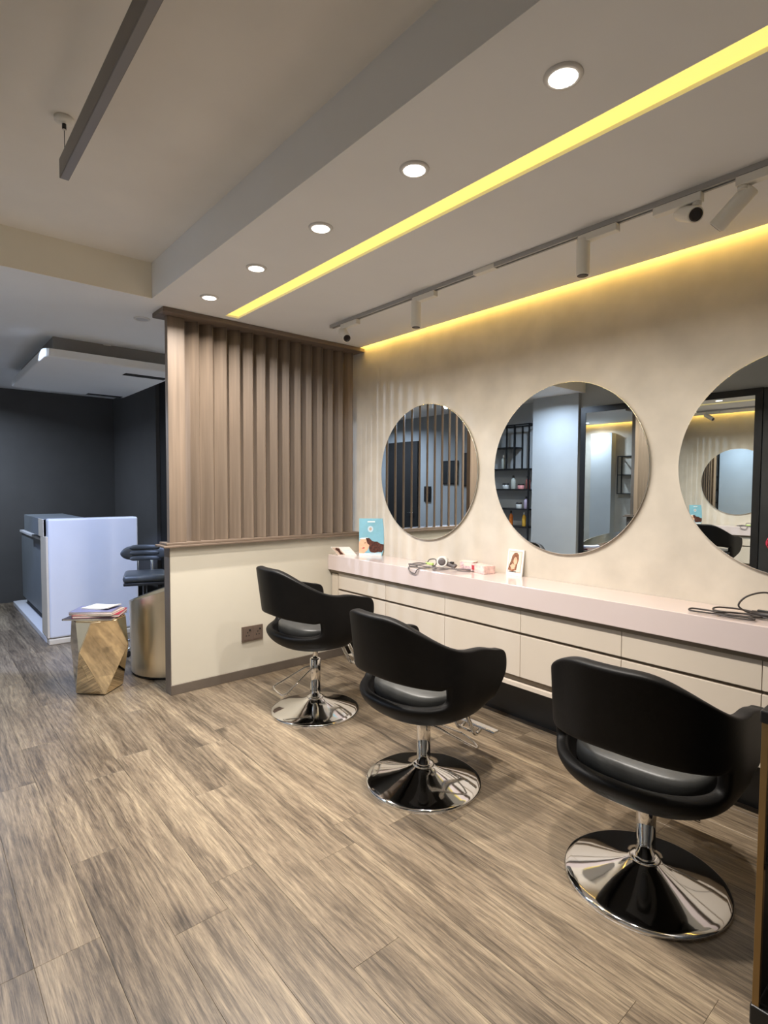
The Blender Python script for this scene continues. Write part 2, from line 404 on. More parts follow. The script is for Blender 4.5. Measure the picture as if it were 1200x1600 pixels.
# ------------------------------------------------------------------ styling chairs
def make_shell():
    nu = 56; bm = bmesh.new(); A, B, X1, XC = .248, .272, .245, -.02
    us = [-1+2*i/nu for i in range(nu+1)]
    arm = X1-XC; arc = 1.36*(A+B)/2*1.15; tot = arm+arc
    rows = 13; cols = []
    def ss(a, b, v):
        t = max(0, min(1, (v-a)/(b-a))); return t*t*(3-2*t)
    for u in us:
        s = abs(u)*tot; sg = 1 if u >= 0 else -1
        if s < arc:
            ph = s/arc*PI/2; px, py = XC-A*math.cos(ph)**.86, B*math.sin(ph)**.86
            dg = math.degrees(ph)
        else:
            px, py = XC+(s-arc), B; dg = 90+(s-arc)/arm*60      # 90..150
        # top edge profile
        zt = .892 - .166*ss(14, 96, dg) - .030*ss(100, 150, dg)
        zb = .415 + .040*ss(105, 150, dg)
        ch = 1 - ss(60, 84, dg)
        c0, c1 = .488 + .012*min(1, dg/70)**4, .600 - .040*min(1, dg/70)**1.6
        z_l = [zb, zb+.012, zb+.036, c0-.022, c0, c0+.02, (c0+c1)/2, c1-.02, c1, c1+.022, c1+(zt-c1)*.45, c1+(zt-c1)*.78, zt-.016, zt]
        if dg > 90:
            z_l = [zb+(zt-zb)*t for t in (0,.04,.13,.25,.36,.42,.5,.58,.66,.74,.83,.91,.965,1)]
        elif dg > 62:
            f = ss(62, 90, dg); z2 = [zb+(zt-zb)*t for t in (0,.04,.13,.25,.36,.42,.5,.58,.66,.74,.83,.91,.965,1)]
            z_l = [a*(1-f)+b*f for a, b in zip(z_l, z2)]
        col = []
        for z in z_l:
            t = max(0, min(1, (z-zb)/(.515-zb)))
            sc = .66 + .32*math.sqrt(max(0, 1-(1-t)**2.4)) + .02*ss(.48, .60, z)
            tilt = -.15*max(0, z-.5)*max(0, math.cos(min(PI/2, R(dg)*.8)))
            sx = sc
            if dg > 90: # rounded front of the arm: top and bottom corners drawn back
                ft = ((dg-90)/60)**2
                hi = max(0, (z-(zt-.06))/.06); xx = px - .055*ft*(1-math.sqrt(max(0, 1-hi**2)))
                lo_ = max(0, (.60-z)/(.60-zb)); xx -= .11*ft*lo_**1.5
            else: xx = px
            if dg > 90: sx = 1 - (1-sc)*.35
            col.append(bm.verts.new((xx*sx + tilt, sg*py*(sc*.9+.1 if sc < 1 else 1), z)))
        cols.append((col, dg))
    for i in range(nu):
        (a, d1), (b, d2) = cols[i], cols[i+1]
        cut = max(d1, d2) <= 70
        for j in range(rows):
            if cut and 4 <= j < 8: continue
            bm.faces.new((a[j], a[j+1], b[j+1], b[j]))
    bm.normal_update()
    me = bpy.data.meshes.new('shell'); bm.to_mesh(me); bm.free()
    for p in me.polygons: p.use_smooth = True
    me.materials.append(MT('leather'))
    o = bpy.data.objects.new('shell', me); COL.objects.link(o)
    md = o.modifiers.new('solid', 'SOLIDIFY'); md.thickness = .046; md.offset = 1; md.use_even_offset = False
    md = o.modifiers.new('sub', 'SUBSURF'); md.levels = 2; md.render_levels = 2
    return o
def make_chair():
    r = empty('styling_chair')
    sh = make_shell(); sh.parent = r
    # seat cushion: rounded D plan
    b = MB(); n = 40; rings = []
    prof = ((.80, .425), (.97, .435), (1.0, .455), (1.0, .490), (.985, .506), (.95, .514), (.55, .518), (.15, .519))
    for s_, z in prof:
        ring = []
        for k in range(n):
            a = 2*PI*k/n; ca, sa = math.cos(a), math.sin(a)
            e = 2/3.2
            xx = (.252 if ca > 0 else .215)*abs(ca)**e*(1 if ca > 0 else -1); yy = .232*abs(sa)**e*(1 if sa > 0 else -1)
            ring.append(b.bm.verts.new((xx*s_+.01, yy*s_, z)))
        rings.append(ring)
    for a, c in zip(rings, rings[1:]):
        for k in range(n): b.bm.faces.new((a[k], a[(k+1) % n], c[(k+1) % n], c[k]))
    b.bm.faces.new(rings[0]); b.bm.faces.new(rings[-1])
    b.build('seat', 'seat_leather_lit', r, smooth=True)
    # pan closing the shell below
    b = MB(); rings = []
    for s_, z in ((.30, .396), (.62, .400), (.76, .412), (.80, .44)):
        ring = []
        for k in range(n):
            a = 2*PI*k/n; ca, sa = math.cos(a), math.sin(a); e = 2/2.6
            ring.append(b.bm.verts.new(((.24 if ca > 0 else .265)*abs(ca)**e*(1 if ca > 0 else -1)*s_, .262*abs(sa)**e*(1 if sa > 0 else -1)*s_, z)))
        rings.append(ring)
    for a, c in zip(rings, rings[1:]):
        for k in range(n): b.bm.faces.new((a[k], a[(k+1) % n], c[(k+1) % n], c[k]))
    b.bm.faces.new(rings[0]); b.bm.faces.new(rings[-1])
    b.build('seat_pan', 'leather', r, smooth=True)
    mb = MB().box(-.085, .085, -.07, .07, .372, .402, .004).lathe([(.045, .335), (.045, .375)], 24)
    mb.build('swivel_plate', 'mech_black', r)
    MB().lathe([(.017, .25), (.017, .372)], 20).build('piston', 'chrome', r)
    cl = MB().lathe([(.034, .06), (.034, .335), (.030, .341), (.018, .342)], 32).build('column', 'chrome', r)
    MB().lathe([(.052, .080), (.054, .086), (.050, .094), (.036, .096)], 32).build('collar', 'chrome', cl)
    prof = [(.2846, .0), (.2846, .008), (.283, .013), (.278, .017), (.262, .0215), (.22, .031), (.17, .043), (.12, .057), (.085, .069), (.060, .081), (.050, .088)]
    MB().lathe(prof, 96).build('base', 'chrome', r)
    # footrest in front (towards the mirror)
    b = MB()
    for s_ in (-1, 1):
        b.tube(spline([(.14, s_*.055, .398), (.20, s_*.055, .372), (.285, s_*.055, .225), (.315, s_*.055, .172), (.340, s_*.055, .160), (.375, s_*.055, .178)], 6), .011, 10)
    b.tube([(.315, -.055, .172), (.315, .055, .172)], .007, 8)
    fr = b.build('footrest', 'chrome', r)
    MB().box(.362, .402, -.15, .15, .178, .193, .005).build('foot_bar', 'chrome_brushed', fr)
    # pump pedal loop at the side
    pts = [(-.030, .022, .285), (-.06, .040, .275), (-.235, .095, .175), (-.255, .085, .168), (-.262, .04, .168), (-.262, -.04, .168), (-.255, -.085, .168), (-.235, -.095, .175), (-.06, -.040, .275), (-.030, -.022, .285)]
    MB().tube(pts, .0055, 8).build('pump_lever', 'chrome', r)
    return r
ch0 = make_chair()
UP = {'shell', 'seat', 'seat_pan', 'swivel_plate', 'footrest'}
for k, (x, y, rz, dz, pr, lab) in enumerate((
        (-1.0076, -.8462, -2, .072, 150, 'black leather styling chair nearest the slat screen, seat raised on a thin piston'),
        (-1.0856, -1.9264, 0, .0, 0, 'black leather styling chair in the middle of the three'),
        (-.9449, -2.952, 3, -.006, 60, 'black leather styling chair in front, by the right picture edge'))):
    o = ch0 if k == 0 else copy_tree(ch0)
    o.location = (x, y, 0); o.rotation_euler = (0, 0, R(rz)); tag(o, lab, 'chair', 'three styling chairs')
    CH = o
    for c in o.children:
        nm = c.name.split('.')[0]
        if nm in UP: c.location.z = dz
        if nm == 'piston' and dz > .02: c.data = c.data.copy(); c.data.transform(Matrix.Diagonal((1, 1, 1, 1))); c.location.z = dz
        if nm == 'pump_lever': c.rotation_euler = (0, 0, R((-8, 158, 176)[k]))
    if k == 0: pass
# the first chair's piston was stretched before copying would have changed the others: restore theirs
for o in bpy.data.objects:
    if o.name.startswith('piston') and o.parent and o.parent != ch0: o.location.z = 0

# ------------------------------------------------------------------ downlights
def downlight(x, y, z, label, group, on=True, energy=DOWN_W, col=WARM, size=None, lens='lamp_on', aim=None, light=True, beam=0.0):
    r = empty('downlight', (x, y, z)); tag(r, label, 'downlight', group)
    MB().lathe([(.040, -.002), (.041, -.008), (.052, -.007), (.056, -.001), (.0555, .0)], 40, cap=False).build('trim_ring', 'trim_white', r)
    MB().lathe([(.0415, -.0005), (.041, -.006), (.036, -.0065)], 32).build('lens', lens if on else 'lamp_off', r)
    if on and light:
        ld = bpy.data.lights.new('bulb', 'AREA' if size is None else 'SPOT'); lo = bpy.data.objects.new('bulb', ld); COL.objects.link(lo); lo.parent = r
        lo.location = (0, 0, -.012); ld.energy = energy; ld.color = col
        if size is None: ld.shape = 'DISK'; ld.size = .07; ld.spread = R(158)
        else: ld.spot_size = R(size); ld.spot_blend = .25; ld.shadow_soft_size = .03
        if beam:
            bd = bpy.data.lights.new('beam', 'SPOT'); bo = bpy.data.objects.new('beam', bd); COL.objects.link(bo); bo.parent = r
            bo.location = (0, 0, -.012); bd.energy = beam; bd.color = col; bd.spot_size = R(80); bd.spot_blend = 1.0; bd.shadow_soft_size = .035
        if aim: lo.rotation_euler = (Vector(aim)-Vector((x, y, z))).to_track_quat('-Z', 'Y').to_euler()
    return r
G1 = 'lit downlights in a row beside the yellow slot'
nm = ['fifth and nearest to the slat screen', 'fourth, close to the slat screen', 'in the middle of the row', 'second largest, left of the yellow slot', 'the largest, near the top of the picture']
for k in range(5):
    y = -.445 - .618*k
    lab = 'small glowing downlight of the ceiling row, ' + nm[k] if k < 5 else 'glowing downlight of the ceiling row, out of the picture behind the camera'
    downlight(-1.529, y, ZC, lab, G1, beam=DOWN_W*5.2)
G2 = 'unlit downlights in the reception ceiling'
downlight(-1.704, .303, ZC, 'unlit reception downlight just left of the slat screen', G2, False)
downlight(-1.693, 1.305, ZC, 'unlit reception downlight farther back above the hanging ceiling panel', G2, False)
G3 = 'cold white spots in the reception ceiling'
downlight(-3.0, .30, ZC, 'cold white reception spot near the cream beam', G3, True, COOL_W, COOL, 42, 'lamp_on_cool', (-1.80, 1.95, .42))
downlight(-2.95, 1.7, ZC, 'cold white reception spot by the left wall, aimed at the slats', G3, True, COOL_W*.55, (.62, .76, 1.0), 36, 'lamp_on_cool', (-.15, -.22, 1.25))
downlight(-2.80, .12, ZC, 'added cold fill light in the reception ceiling, second from the cream beam', G3, True, COOL_A*.8, COOL2, None, 'lamp_on_cool')  # unseen fill lamp, added to brighten the reception floor and ceiling
downlight(-.45, 1.45, ZC, 'cold white downlight over the alcove behind the slat screen', G3, True, COOL_A*.5, COOL2, None, 'lamp_on_cool')
downlight(-2.75, 3.3, ZC, 'added cold fill light in the reception ceiling, nearest the dark back wall', G3, True, COOL_A, COOL2, None, 'lamp_on_cool')  # unseen fill lamp, added to brighten the back of the reception

# ------------------------------------------------------------------ track with spotlights
tr = empty('ceiling_track', (-.602, -.449, ZC)); tag(tr, 'grey lighting track on the dropped ceiling above the counter', 'track')
b = MB().box(-.018, -.006, -4.2, 0, -.022, 0).box(.006, .018, -4.2, 0, -.022, 0).box(-.006, .006, -4.2, 0, -.012, 0)
b.build('rail', 'track_grey', tr)
MB().box(-.0058, .0058, -4.2, -.004, -.0150, -.0120).build('contact_slot', 'black_gap', tr)
MB().box(-.019, .019, -.003, .004, -.023, 0).build('end_cap', 'spot_white', tr)
MB().box(-.0195, .0195, -1.50, -1.36, -.0245, -.0005, .001).build('joiner', 'spot_white', tr)
def spot(y, dv, a, b, label):
    # dv: side the adapter extends to; a, b: back and lens end of the head
    r = empty('track_spotlight', (-.602, y, ZC-.023)); tag(r, label, 'spotlight', 'white track spotlights')
    o0 = Vector((-.602, y, ZC-.023)); a = Vector(a)-o0; b = Vector(b)-o0
    MB().box(-.019, .019, min(-.02*dv, .165*dv), max(-.02*dv, .165*dv), -.034, -.0005, .003).build('adapter', 'spot_white', r)
    d = (b-a).normalized(); j = a + d*.035
    st = Vector((0, 0, -.034))
    k = MB().cyl(st, st+Vector((0, 0, -.016)), .017, 20).cyl(st+Vector((0, 0, -.016)), j, .009, 12); k.build('joint', 'spot_white', r)
    h = MB().lathe([(.024, 0), (.029, .004), (.030, .010), (.030, (b-a).length-.004), (.0285, (b-a).length)], 32, a, d).build('head', 'spot_white', r)
    MB().lathe([(.0245, 0), (.0245, .0012), (.012, .0016)], 28, b, d).build('lens', 'lens_dark', h)
spot(-0.602, -1, (-0.5874, -0.5625, 2.5722), (-0.6418, -0.691, 2.4852), 'white track spotlight at the far end, tilted toward the slat screen corner')
spot(-1.3435, -1, (-0.6022, -1.3435, 2.589), (-0.6022, -1.3435, 2.4288), 'white track spotlight hanging straight down, second from the slat screen')
spot(-2.4509, -1, (-0.6022, -2.4509, 2.5929), (-0.6022, -2.4509, 2.4288), 'white track spotlight hanging straight down, nearest the camera of the two upright ones')
spot(-2.9353, 1, (-0.5528, -2.8562, 2.5771), (-0.6616, -2.9551, 2.503), 'white track spotlight with its dark lens turned to the camera')
spot(-3.0935, -1, (-0.5775, -3.1182, 2.5722), (-0.5726, -2.9947, 2.4664), 'white track spotlight seen side-on at the right picture edge')

# ------------------------------------------------------------------ pendant profile
pd = empty('linear_pendant', (-2.501, -1.362, 2.63)); tag(pd, 'unlit grey linear pendant light hanging from the raised ceiling', 'lamp')
MB().box(-.016, .016, -2.6, 0, 0, .072, .0015).build('profile', 'pendant_grey', pd)
MB().box(-.013, .013, -2.595, -.005, -.0015, .0005).build('diffuser', 'pendant_face', pd)
for yy in (-.02, -2.5):
    s_ = MB().lathe([(.034, ZU-2.63), (.034, ZU-2.642), (.024, ZU-2.646), (.0065, ZU-2.647), (.0065, ZU-2.675), (.004, ZU-2.676)], 24, (0, yy, 0)).build('canopy', 'spot_white', pd)
    MB().tube([(0, yy, .07), (0, yy, ZU-2.67)], .0013, 6).build('wire', 'mech_black', s_)
    MB().lathe([(.0075, ZU-2.672), (.0075, ZU-2.652)], 12, (0, yy, 0)).build('grip', 'mech_black', s_)

# ------------------------------------------------------------------ reception desk
dk = empty('reception_desk', (-1.67, 1.91, 0)); tag(dk, 'white reception desk with a grey side standing before the dark wall', 'desk')
def dp(b, n, m): o = b.build(n, m); o.parent = dk; o.location = (1.67, -1.91, 0); return o
dp(MB().box(-2.045, -1.275, 1.91, 2.03, .058, 1.148, .018, 4), 'end_panel', 'desk_white')
dp(MB().box(-2.055, -1.275, 1.905, 2.04, 0, .052, .008), 'end_plinth', 'desk_cream')
dp(MB().box(-2.062, -2.035, 1.93, 2.20, .06, .985, .004), 'edge_strip', 'desk_cream')
dp(MB().box(-2.062, -1.70, 2.03, 3.14, .975, 1.142, .003), 'upper_shelf', 'desk_grey')
dp(MB().box(-2.064, -2.02, 2.03, 2.28, .976, 1.141, .003), 'upper_end_block', 'desk_cream')
dp(MB().box(-1.985, -1.36, 2.04, 3.95, .14, .90, .003), 'body', 'desk_grey')
dp(MB().box(-1.95, -1.40, 2.04, 3.90, .05, .14), 'body_base', 'black_gap')
dp(MB().box(-2.06, -1.36, 2.041, 4.15, 0, .05, .004), 'plinth', 'desk_white')
dp(MB().box(-2.00, -1.36, 2.045, 3.97, .90, .925, .002), 'worktop', 'desk_white')
# hanging ceiling panel
tp = empty('ceiling_panel', (-1.64, 2.08, 2.45)); tag(tp, 'white ceiling panel with rounded edges hanging over the reception desk', 'panel')
def tpp(b, n, m, par=None): o = b.build(n, m); o.parent = par or tp; o.location = (1.64, -2.08, -2.45) if par is None else (0, 0, 0); return o
pan = MB(); pan.box(-2.17, -1.10, 1.16, 2.98, 2.45, 2.515)
es = [e for e in pan.bm.edges if abs(e.verts[0].co.z-e.verts[1].co.z) > .01]; bmesh.ops.bevel(pan.bm, geom=es, offset=.07, segments=6, affect='EDGES', profile=.5)
es = [e for e in pan.bm.edges if all(abs(v.co.z-2.45) < 1e-4 for v in e.verts) and len(e.link_faces) == 2]
bmesh.ops.bevel(pan.bm, geom=[e for e in es if e.calc_face_angle(0) > .5], offset=.012, segments=3, affect='EDGES', profile=.5)
pb = tpp(pan, 'board', 'ceiling_white')
tpp(MB().box(-2.09, -1.16, 1.26, 2.90, 2.515, ZC-.001), 'neck', 'neck_shade')
for a, c in (((-1.50, -1.14), (1.43, 1.53)), ((-1.49, -1.14), (2.84, 2.93))):
    v = tpp(MB().box(a[0], a[1], c[0], c[1], 2.446, 2.452), 'vent', 'black_gap')
    for j in range(3): 
        yy = c[0] + (c[1]-c[0])*(j+1)/4
        g = MB().box(a[0]+.004, a[1]-.004, yy-.002, yy+.002, 2.4445, 2.447).build('louvre', 'art_black'); g.parent = v

# ------------------------------------------------------------------ faceted side table and magazines
tb = empty('faceted_side_table', (-1.985, .44, 0)); tag(tb, 'faceted mirrored gold side table carrying a pile of magazines', 'table')
ang0 = R(-92); TR = .150 + (.218*math.cos(PI/4)-.150)*(.520-.006)/(.330-.006); Bv = []; Mv = []; Tv = []
for k in range(4):
    a = ang0 + k*PI/2
    Bv.append(Vector((.150*math.cos(a), .150*math.sin(a), .006)))
    m_ = a + PI/4; Mv.append(Vector((.218*math.cos(m_), .218*math.sin(m_), .330)))
    for d in (-.48, .48): Tv.append(Vector((TR/math.cos(.48)*math.cos(a+d), TR/math.cos(.48)*math.sin(a+d), .520)))
def face(pts, name, thick=.0):
    b = MB(); b.bm.faces.new([b.bm.verts.new(p) for p in pts]); c = sum(pts, Vector())/len(pts)
    n = (pts[1]-pts[0]).cross(pts[2]-pts[0]).normalized()
    if n.dot(Vector((c.x, c.y, 0))) < 0: n = -n
    # each facet: a thin mirror plate with its edge slightly bevelled
    top = [p + (c-p).normalized()*.0025 + n*.0022 for p in pts]
    vs = list(b.bm.verts); tv = [b.bm.verts.new(p) for p in top]; b.bm.faces.new(tv)
    for i in range(len(pts)): b.bm.faces.new((vs[i], vs[(i+1) % len(pts)], tv[(i+1) % len(pts)], tv[i]))
    return b.build(name, 'gold_mirror', tb)
for k in range(4):
    face([Tv[2*k], Mv[k-1], Bv[k], Mv[k], Tv[2*k+1]], 'kite_facet')
    face([Tv[2*k+1], Mv[k], Tv[(2*k+2) % 8]], 'upper_facet')
    face([Mv[k], Bv[k], Bv[(k+1) % 4]], 'lower_facet')
MB().prism([(v.x, v.y) for v in Tv], lambda x, y: (x, y, .518), lambda x, y: (x*1.01, y*1.01, .528)).build('top', 'gold_mirror', tb)
MB().prism([(v.x, v.y) for v in Bv], lambda x, y: (x*.97, y*.97, 0), lambda x, y: (x*.97, y*.97, .008)).build('foot', 'black_gap', tb)
def magazine(z, t, w_, h_, rz, x, y, cover, label, curl=0.0):
    r = empty('magazine', (x, y, z), R(rz)); tag(r, label, 'magazine', 'magazines on the faceted table')
    nx = 8
    def sheet(z0, z1, w2, h2):
        b = MB(); f = lambda u: curl*max(0, u)**2
        lo = [[b.bm.verts.new((-w2/2+w2*i/nx, s_*h2/2, z0+f(i/nx*2-1))) for i in range(nx+1)] for s_ in (-1, 1)]
        hi = [[b.bm.verts.new((-w2/2+w2*i/nx, s_*h2/2, z1+f(i/nx*2-1))) for i in range(nx+1)] for s_ in (-1, 1)]
        for i in range(nx):
            b.bm.faces.new((lo[0][i], lo[0][i+1], lo[1][i+1], lo[1][i])); b.bm.faces.new((hi[0][i], hi[0][i+1], hi[1][i+1], hi[1][i]))
            b.bm.faces.new((lo[0][i], lo[0][i+1], hi[0][i+1], hi[0][i])); b.bm.faces.new((lo[1][i], lo[1][i+1], hi[1][i+1], hi[1][i]))
        for i in (0, nx): b.bm.faces.new((lo[0][i], lo[1][i], hi[1][i], hi[0][i]))
        return b
    sheet(.0012, t-.0012, w_-.006, h_-.006).build('pages', 'paper', r)
    sheet(0, .0012, w_, h_).build('back_cover', cover, r)
    sheet(t-.0012, t, w_, h_).build('front_cover', cover, r)
    MB().box(-w_/2-.001, -w_/2+.0015, -h_/2, h_/2, 0, t).build('spine', cover, r)
    return r
zz = .5285
for t, w_, h_, rz, dx, dy, cv, lb, cu in (
        (.010, .33, .26, -38, -.02, .00, 'mag_dark', 'dark magazine at the bottom of the pile on the gold table', 0),
        (.016, .30, .23, -30, .015, .01, 'mag_red', 'red covered magazine, second from the bottom of the pile', 0),
        (.012, .29, .21, -40, -.005, .005, 'mag_beige', 'beige magazine in the middle of the pile', 0),
        (.010, .28, .21, -34, -.01, .02, 'mag_blue', 'bluish magazine near the top of the pile', 0),
        (.007, .21, .15, -52, .03, .04, 'paper_white', 'small white booklet on top of the pile of magazines', .012)):
    magazine(zz, t, w_, h_, rz, -1.985+dx, .44+dy, cv, lb, cu); zz += t + .0004

# ------------------------------------------------------------------ brass tub and small stool
tu = empty('tub_chair', (-1.40, .60, 0)); tag(tu, 'round brass tub chair with a slanted rim behind the half wall', 'chair')
b = MB(); n = 64; o1 = []; o2 = []; i1 = []; i2 = []
for k in range(n):
    a = 2*PI*k/n; ca, sa = math.cos(a), math.sin(a); d = ca*.76-sa*.65
    h = .655 + .105*d
    o1.append(b.bm.verts.new((.315*ca, .315*sa, .02))); o2.append(b.bm.verts.new((.325*ca, .325*sa, h)))
    i2.append(b.bm.verts.new((.300*ca, .300*sa, h))); i1.append(b.bm.verts.new((.300*ca, .300*sa, .36)))
for k in range(n):
    q = (k+1) % n
    for a_, c_ in ((o1, o2), (o2, i2), (i2, i1)): 
        f = b.bm.faces.new((a_[k], a_[q], c_[q], c_[k])); f.smooth = True
b.bm.faces.new(o1); b.bm.faces.new(i1)
smooth_angle(b.build('shell', 'brass', tu), 50)
MB().lathe([(.31, 0), (.31, .02)], 48).build('base_ring', 'black_gap', tu)
MB().lathe([(.28, .362), (.296, .375), (.296, .43), (.27, .45), (.1, .46)], 48).build('seat', 'cushion_cream', tu)

stl = empty('technician_stool', (-1.42, 1.245, 0), R(72)); tag(stl, 'grey padded stool with a tufted backrest before the white desk', 'stool')
b = MB().box(-.185, .185, -.17, .17, .625, .69, .030, 4); smooth_angle(b.build('seat', 'stool_leather', stl), 60)
MB().box(-.18, .18, -.165, .165, .60, .625, .006).build('seat_board', 'mech_black', stl)
# backrest: curved tufted cushion
def tuft(y0, y1, z0, z1, name, par, r=.022, curve=.09, taper=0.0, d0=.0):
    b = MB(); nu_, nv = 14, 8; P = []
    for i in range(nu_+1):
        row = []
        u = i/nu_; yy = y0+(y1-y0)*u
        for j in range(nv):
            a = 2*PI*j/nv; zc = (z0+z1)/2; hz = (z1-z0)/2*(1-taper*(abs(2*u-1))**3)
            en = max(.25, math.sqrt(max(0, 1-abs(2*u-1)**8)))
            row.append(b.bm.verts.new((.16 + d0 - curve*(yy/.19)**2 + r*en*math.cos(a), yy, zc + hz*en*math.sin(a))))
        P.append(row)
    for i in range(nu_):
        for j in range(nv): b.bm.faces.new((P[i][j], P[i+1][j], P[i+1][(j+1) % nv], P[i][(j+1) % nv]))
    b.bm.faces.new(P[0]); b.bm.faces.new(P[-1])
    o = b.build(name, 'stool_leather', par, smooth=True); md = o.modifiers.new('sub', 'SUBSURF'); md.levels = 1; md.render_levels = 1
    return o
main = tuft(-.20, .20, .775, .925, 'backrest', stl, .030, .07, .35)
for z in (.80, .85, .90): tuft(-.125, .125, z-.024, z+.024, 'tuft_roll', main, .017, .07, 0, -.026)
for s_ in (-1, 1): MB().tube([(.12, s_*.06, .63), (.165, s_*.06, .66), (.18, s_*.06, .80)], .009, 8).build('back_post', 'chrome', stl)
MB().lathe([(.024, .10), (.024, .36), (.016, .362), (.016, .60)], 20).build('column', 'chrome', stl)
b = MB()
for k in range(5):
    a = 2*PI*k/5; b.tube([(0, 0, .095), (.12*math.cos(a), .12*math.sin(a), .085), (.235*math.cos(a), .235*math.sin(a), .06)], .013, 8)
b.build('star_base', 'chrome', stl)
for k in range(5):
    a = 2*PI*k/5; MB().cyl((.235*math.cos(a)-.012*math.sin(a), .235*math.sin(a)+.012*math.cos(a), .026), (.235*math.cos(a)+.012*math.sin(a), .235*math.sin(a)-.012*math.cos(a), .026), .026, 16).build('castor', 'mech_black', stl)

# ------------------------------------------------------------------ trolley at the right edge
ty = empty('salon_trolley', (-1.31, -3.41, 0)); tag(ty, 'black salon trolley with a brass post cut by the right picture edge', 'trolley')
MB().box(-.012, .40, -.36, .012, .845, .878, .004).build('top_tray', 'black_metal', ty)
MB().box(-.012, .40, -.36, .012, .030, .085, .004).build('bottom_tray', 'black_metal', ty)
MB().box(.0, .39, -.35, .0, .455, .470, .002).build('middle_tray', 'black_metal', ty)
for x_, y_ in ((0, 0), (.388, 0), (0, -.348), (.388, -.348)):
    MB().box(x_-.008, x_+.008, y_-.008, y_+.008, .085, .845, .001).build('post', 'brass_dull', ty)
    MB().lathe([(.014, 0), (.014, .03)], 16, (x_*.92+.012, y_*.92-.012, 0)).build('foot', 'black_metal', ty)
MB().box(.012, .378, -.003, .001, .09, .84).build('side_panel', 'art_black', ty)
MB().box(.20, .32, -.10, -.01, .878, .90, .004).build('tool_rest', 'black_metal', ty)
bt = empty('spray_bottle', (-1.24, -3.52, .085)); tag(bt, 'dark red bottle standing on the bottom tray of the trolley', 'bottle')
MB().lathe([(.026, 0), (.028, .004), (.028, .12), (.018, .14), (.012, .145)], 24).build('body', 'bottle_brown', bt)
MB().lathe([(.013, .145), (.013, .17), (.009, .172)], 20).build('cap', 'cap_black', bt)

# ------------------------------------------------------------------ things on the counter
ZT = .8855
def quad_frame(p0, right, up):
    p0 = Vector(p0); r_ = Vector(right); u_ = Vector(up); n_ = r_.cross(u_).normalized()
    return lambda u, v, d=0.0: p0 + r_*u + u_*v + n_*d
def flat(fr, poly, d0, d1, name, m, par):
    b = MB().prism(poly, lambda u, v: fr(u, v, d0), lambda u, v: fr(u, v, d1)); o = b.build(name, m)
    o.parent = par; o.location = -par.location; return o
def blob(cx, cy, rx, ry, n=14, k=0.0, ph=0.0):
    return [(cx+rx*math.cos(2*PI*i/n)*(1+k*math.sin(3*2*PI*i/n+ph)), cy+ry*math.sin(2*PI*i/n)*(1+k*math.sin(3*2*PI*i/n+ph))) for i in range(n)]
# large blue poster stand
ps = empty('poster_stand', (-.09, -.30, ZT)); tag(ps, 'blue hair poster board with a dark haired woman standing by the slat corner', 'poster')
fr = quad_frame((-.168, -.228, ZT), Vector((.158, -.128, 0)), Vector((.012, .015, .306)))
# width 1 = .203 m, height 1 = .272 m
flat(fr, [(0,0),(.93,0),(.99,.14),(1.01,.45),(1.0,.75),(.95,1),(0,1)], -.006, 0, 'board', 'poster_blue', ps)
flat(fr, [(0,0),(.90,0),(.90,.06),(0,.06)], 0, .0007, 'footer', 'white_print', ps)
flat(fr, [(0,.06),(.0,.36),(.06,.44),(.22,.46),(.34,.47),(.40,.40),(.42,.28),(.36,.16),(.20,.06)], 0, .0009, 'face', 'skin', ps)
flat(fr, [(0,.455),(.10,.475),(.34,.485),(.40,.46),(.30,.45),(.12,.44)], .0009, .0014, 'raised_arm', 'white_print', ps)
flat(fr, [(.27,.47),(.42,.47),(.52,.40),(.62,.375),(.74,.375),(.86,.32),(1.0,.30),(.99,.16),(.92,.09),(.78,.10),(.64,.075),(.50,.085),(.43,.12),(.40,.20),(.42,.28),(.33,.33)], .0009, .0016, 'hair', 'hair_brown', ps)
flat(fr, [(.10,.20),(.20,.225),(.24,.20),(.16,.185)], .0009, .0013, 'lips', 'box_red', ps)
flat(fr, [(.20,.345),(.27,.355),(.28,.335),(.21,.33)], .0009, .0013, 'eye', 'hair_brown', ps)
flat(fr, [(.34,.895),(.64,.895),(.64,.925),(.34,.925)], 0, .0008, 'lettering_band', 'white_print', ps)
flat(fr, blob(.46,.715,.115,.085,24), 0, .0006, 'seal', 'pale_blue_print', ps)
flat(fr, blob(.46,.715,.055,.042,20), .0006, .0009, 'seal_core', 'mag_beige', ps)
flat(fr, [(.45,.035),(.88,.035),(.88,.075),(.45,.075)], .0016, .0019, 'footer_band', 'pale_blue_print', ps)
MB().prism([(0, 0), (.09, 0), (.0, .2)], lambda u, v: (.04+u*.6, .05+u*.75, v), lambda u, v: (.043+u*.6, .047+u*.75, v)).build('strut', 'paper_white', ps)
# tilted price card
cdk = empty('leaflet_stand', (-.24, -.135, ZT)); tag(cdk, 'small white leaflet tilted back beside the blue poster', 'leaflet')
fr = quad_frame((-.300, -.118, ZT), Vector((.125, -.092, 0)), Vector((-.052, .035, .070)))
flat(fr, [(0,0),(1,0),(1,1),(0,1)], -.004, 0, 'card', 'paper_white', cdk)
flat(fr, [(.02,.05),(.40,.05),(.40,.95),(.02,.95)], 0, .0006, 'photo', 'mag_beige', cdk)
flat(fr, [(.14,.10),(.34,.12),(.32,.5),(.38,.8),(.24,.92),(.12,.7),(.18,.45)], .0006, .0012, 'figure', 'hair_brown', cdk)
flat(fr, [(.50,.35),(.92,.35),(.92,.42),(.50,.42)], 0, .0006, 'print_line', 'pale_blue_print', cdk)
flat(fr, [(.50,.60),(.86,.60),(.86,.66),(.50,.66)], 0, .0006, 'print_line', 'pale_blue_print', cdk)
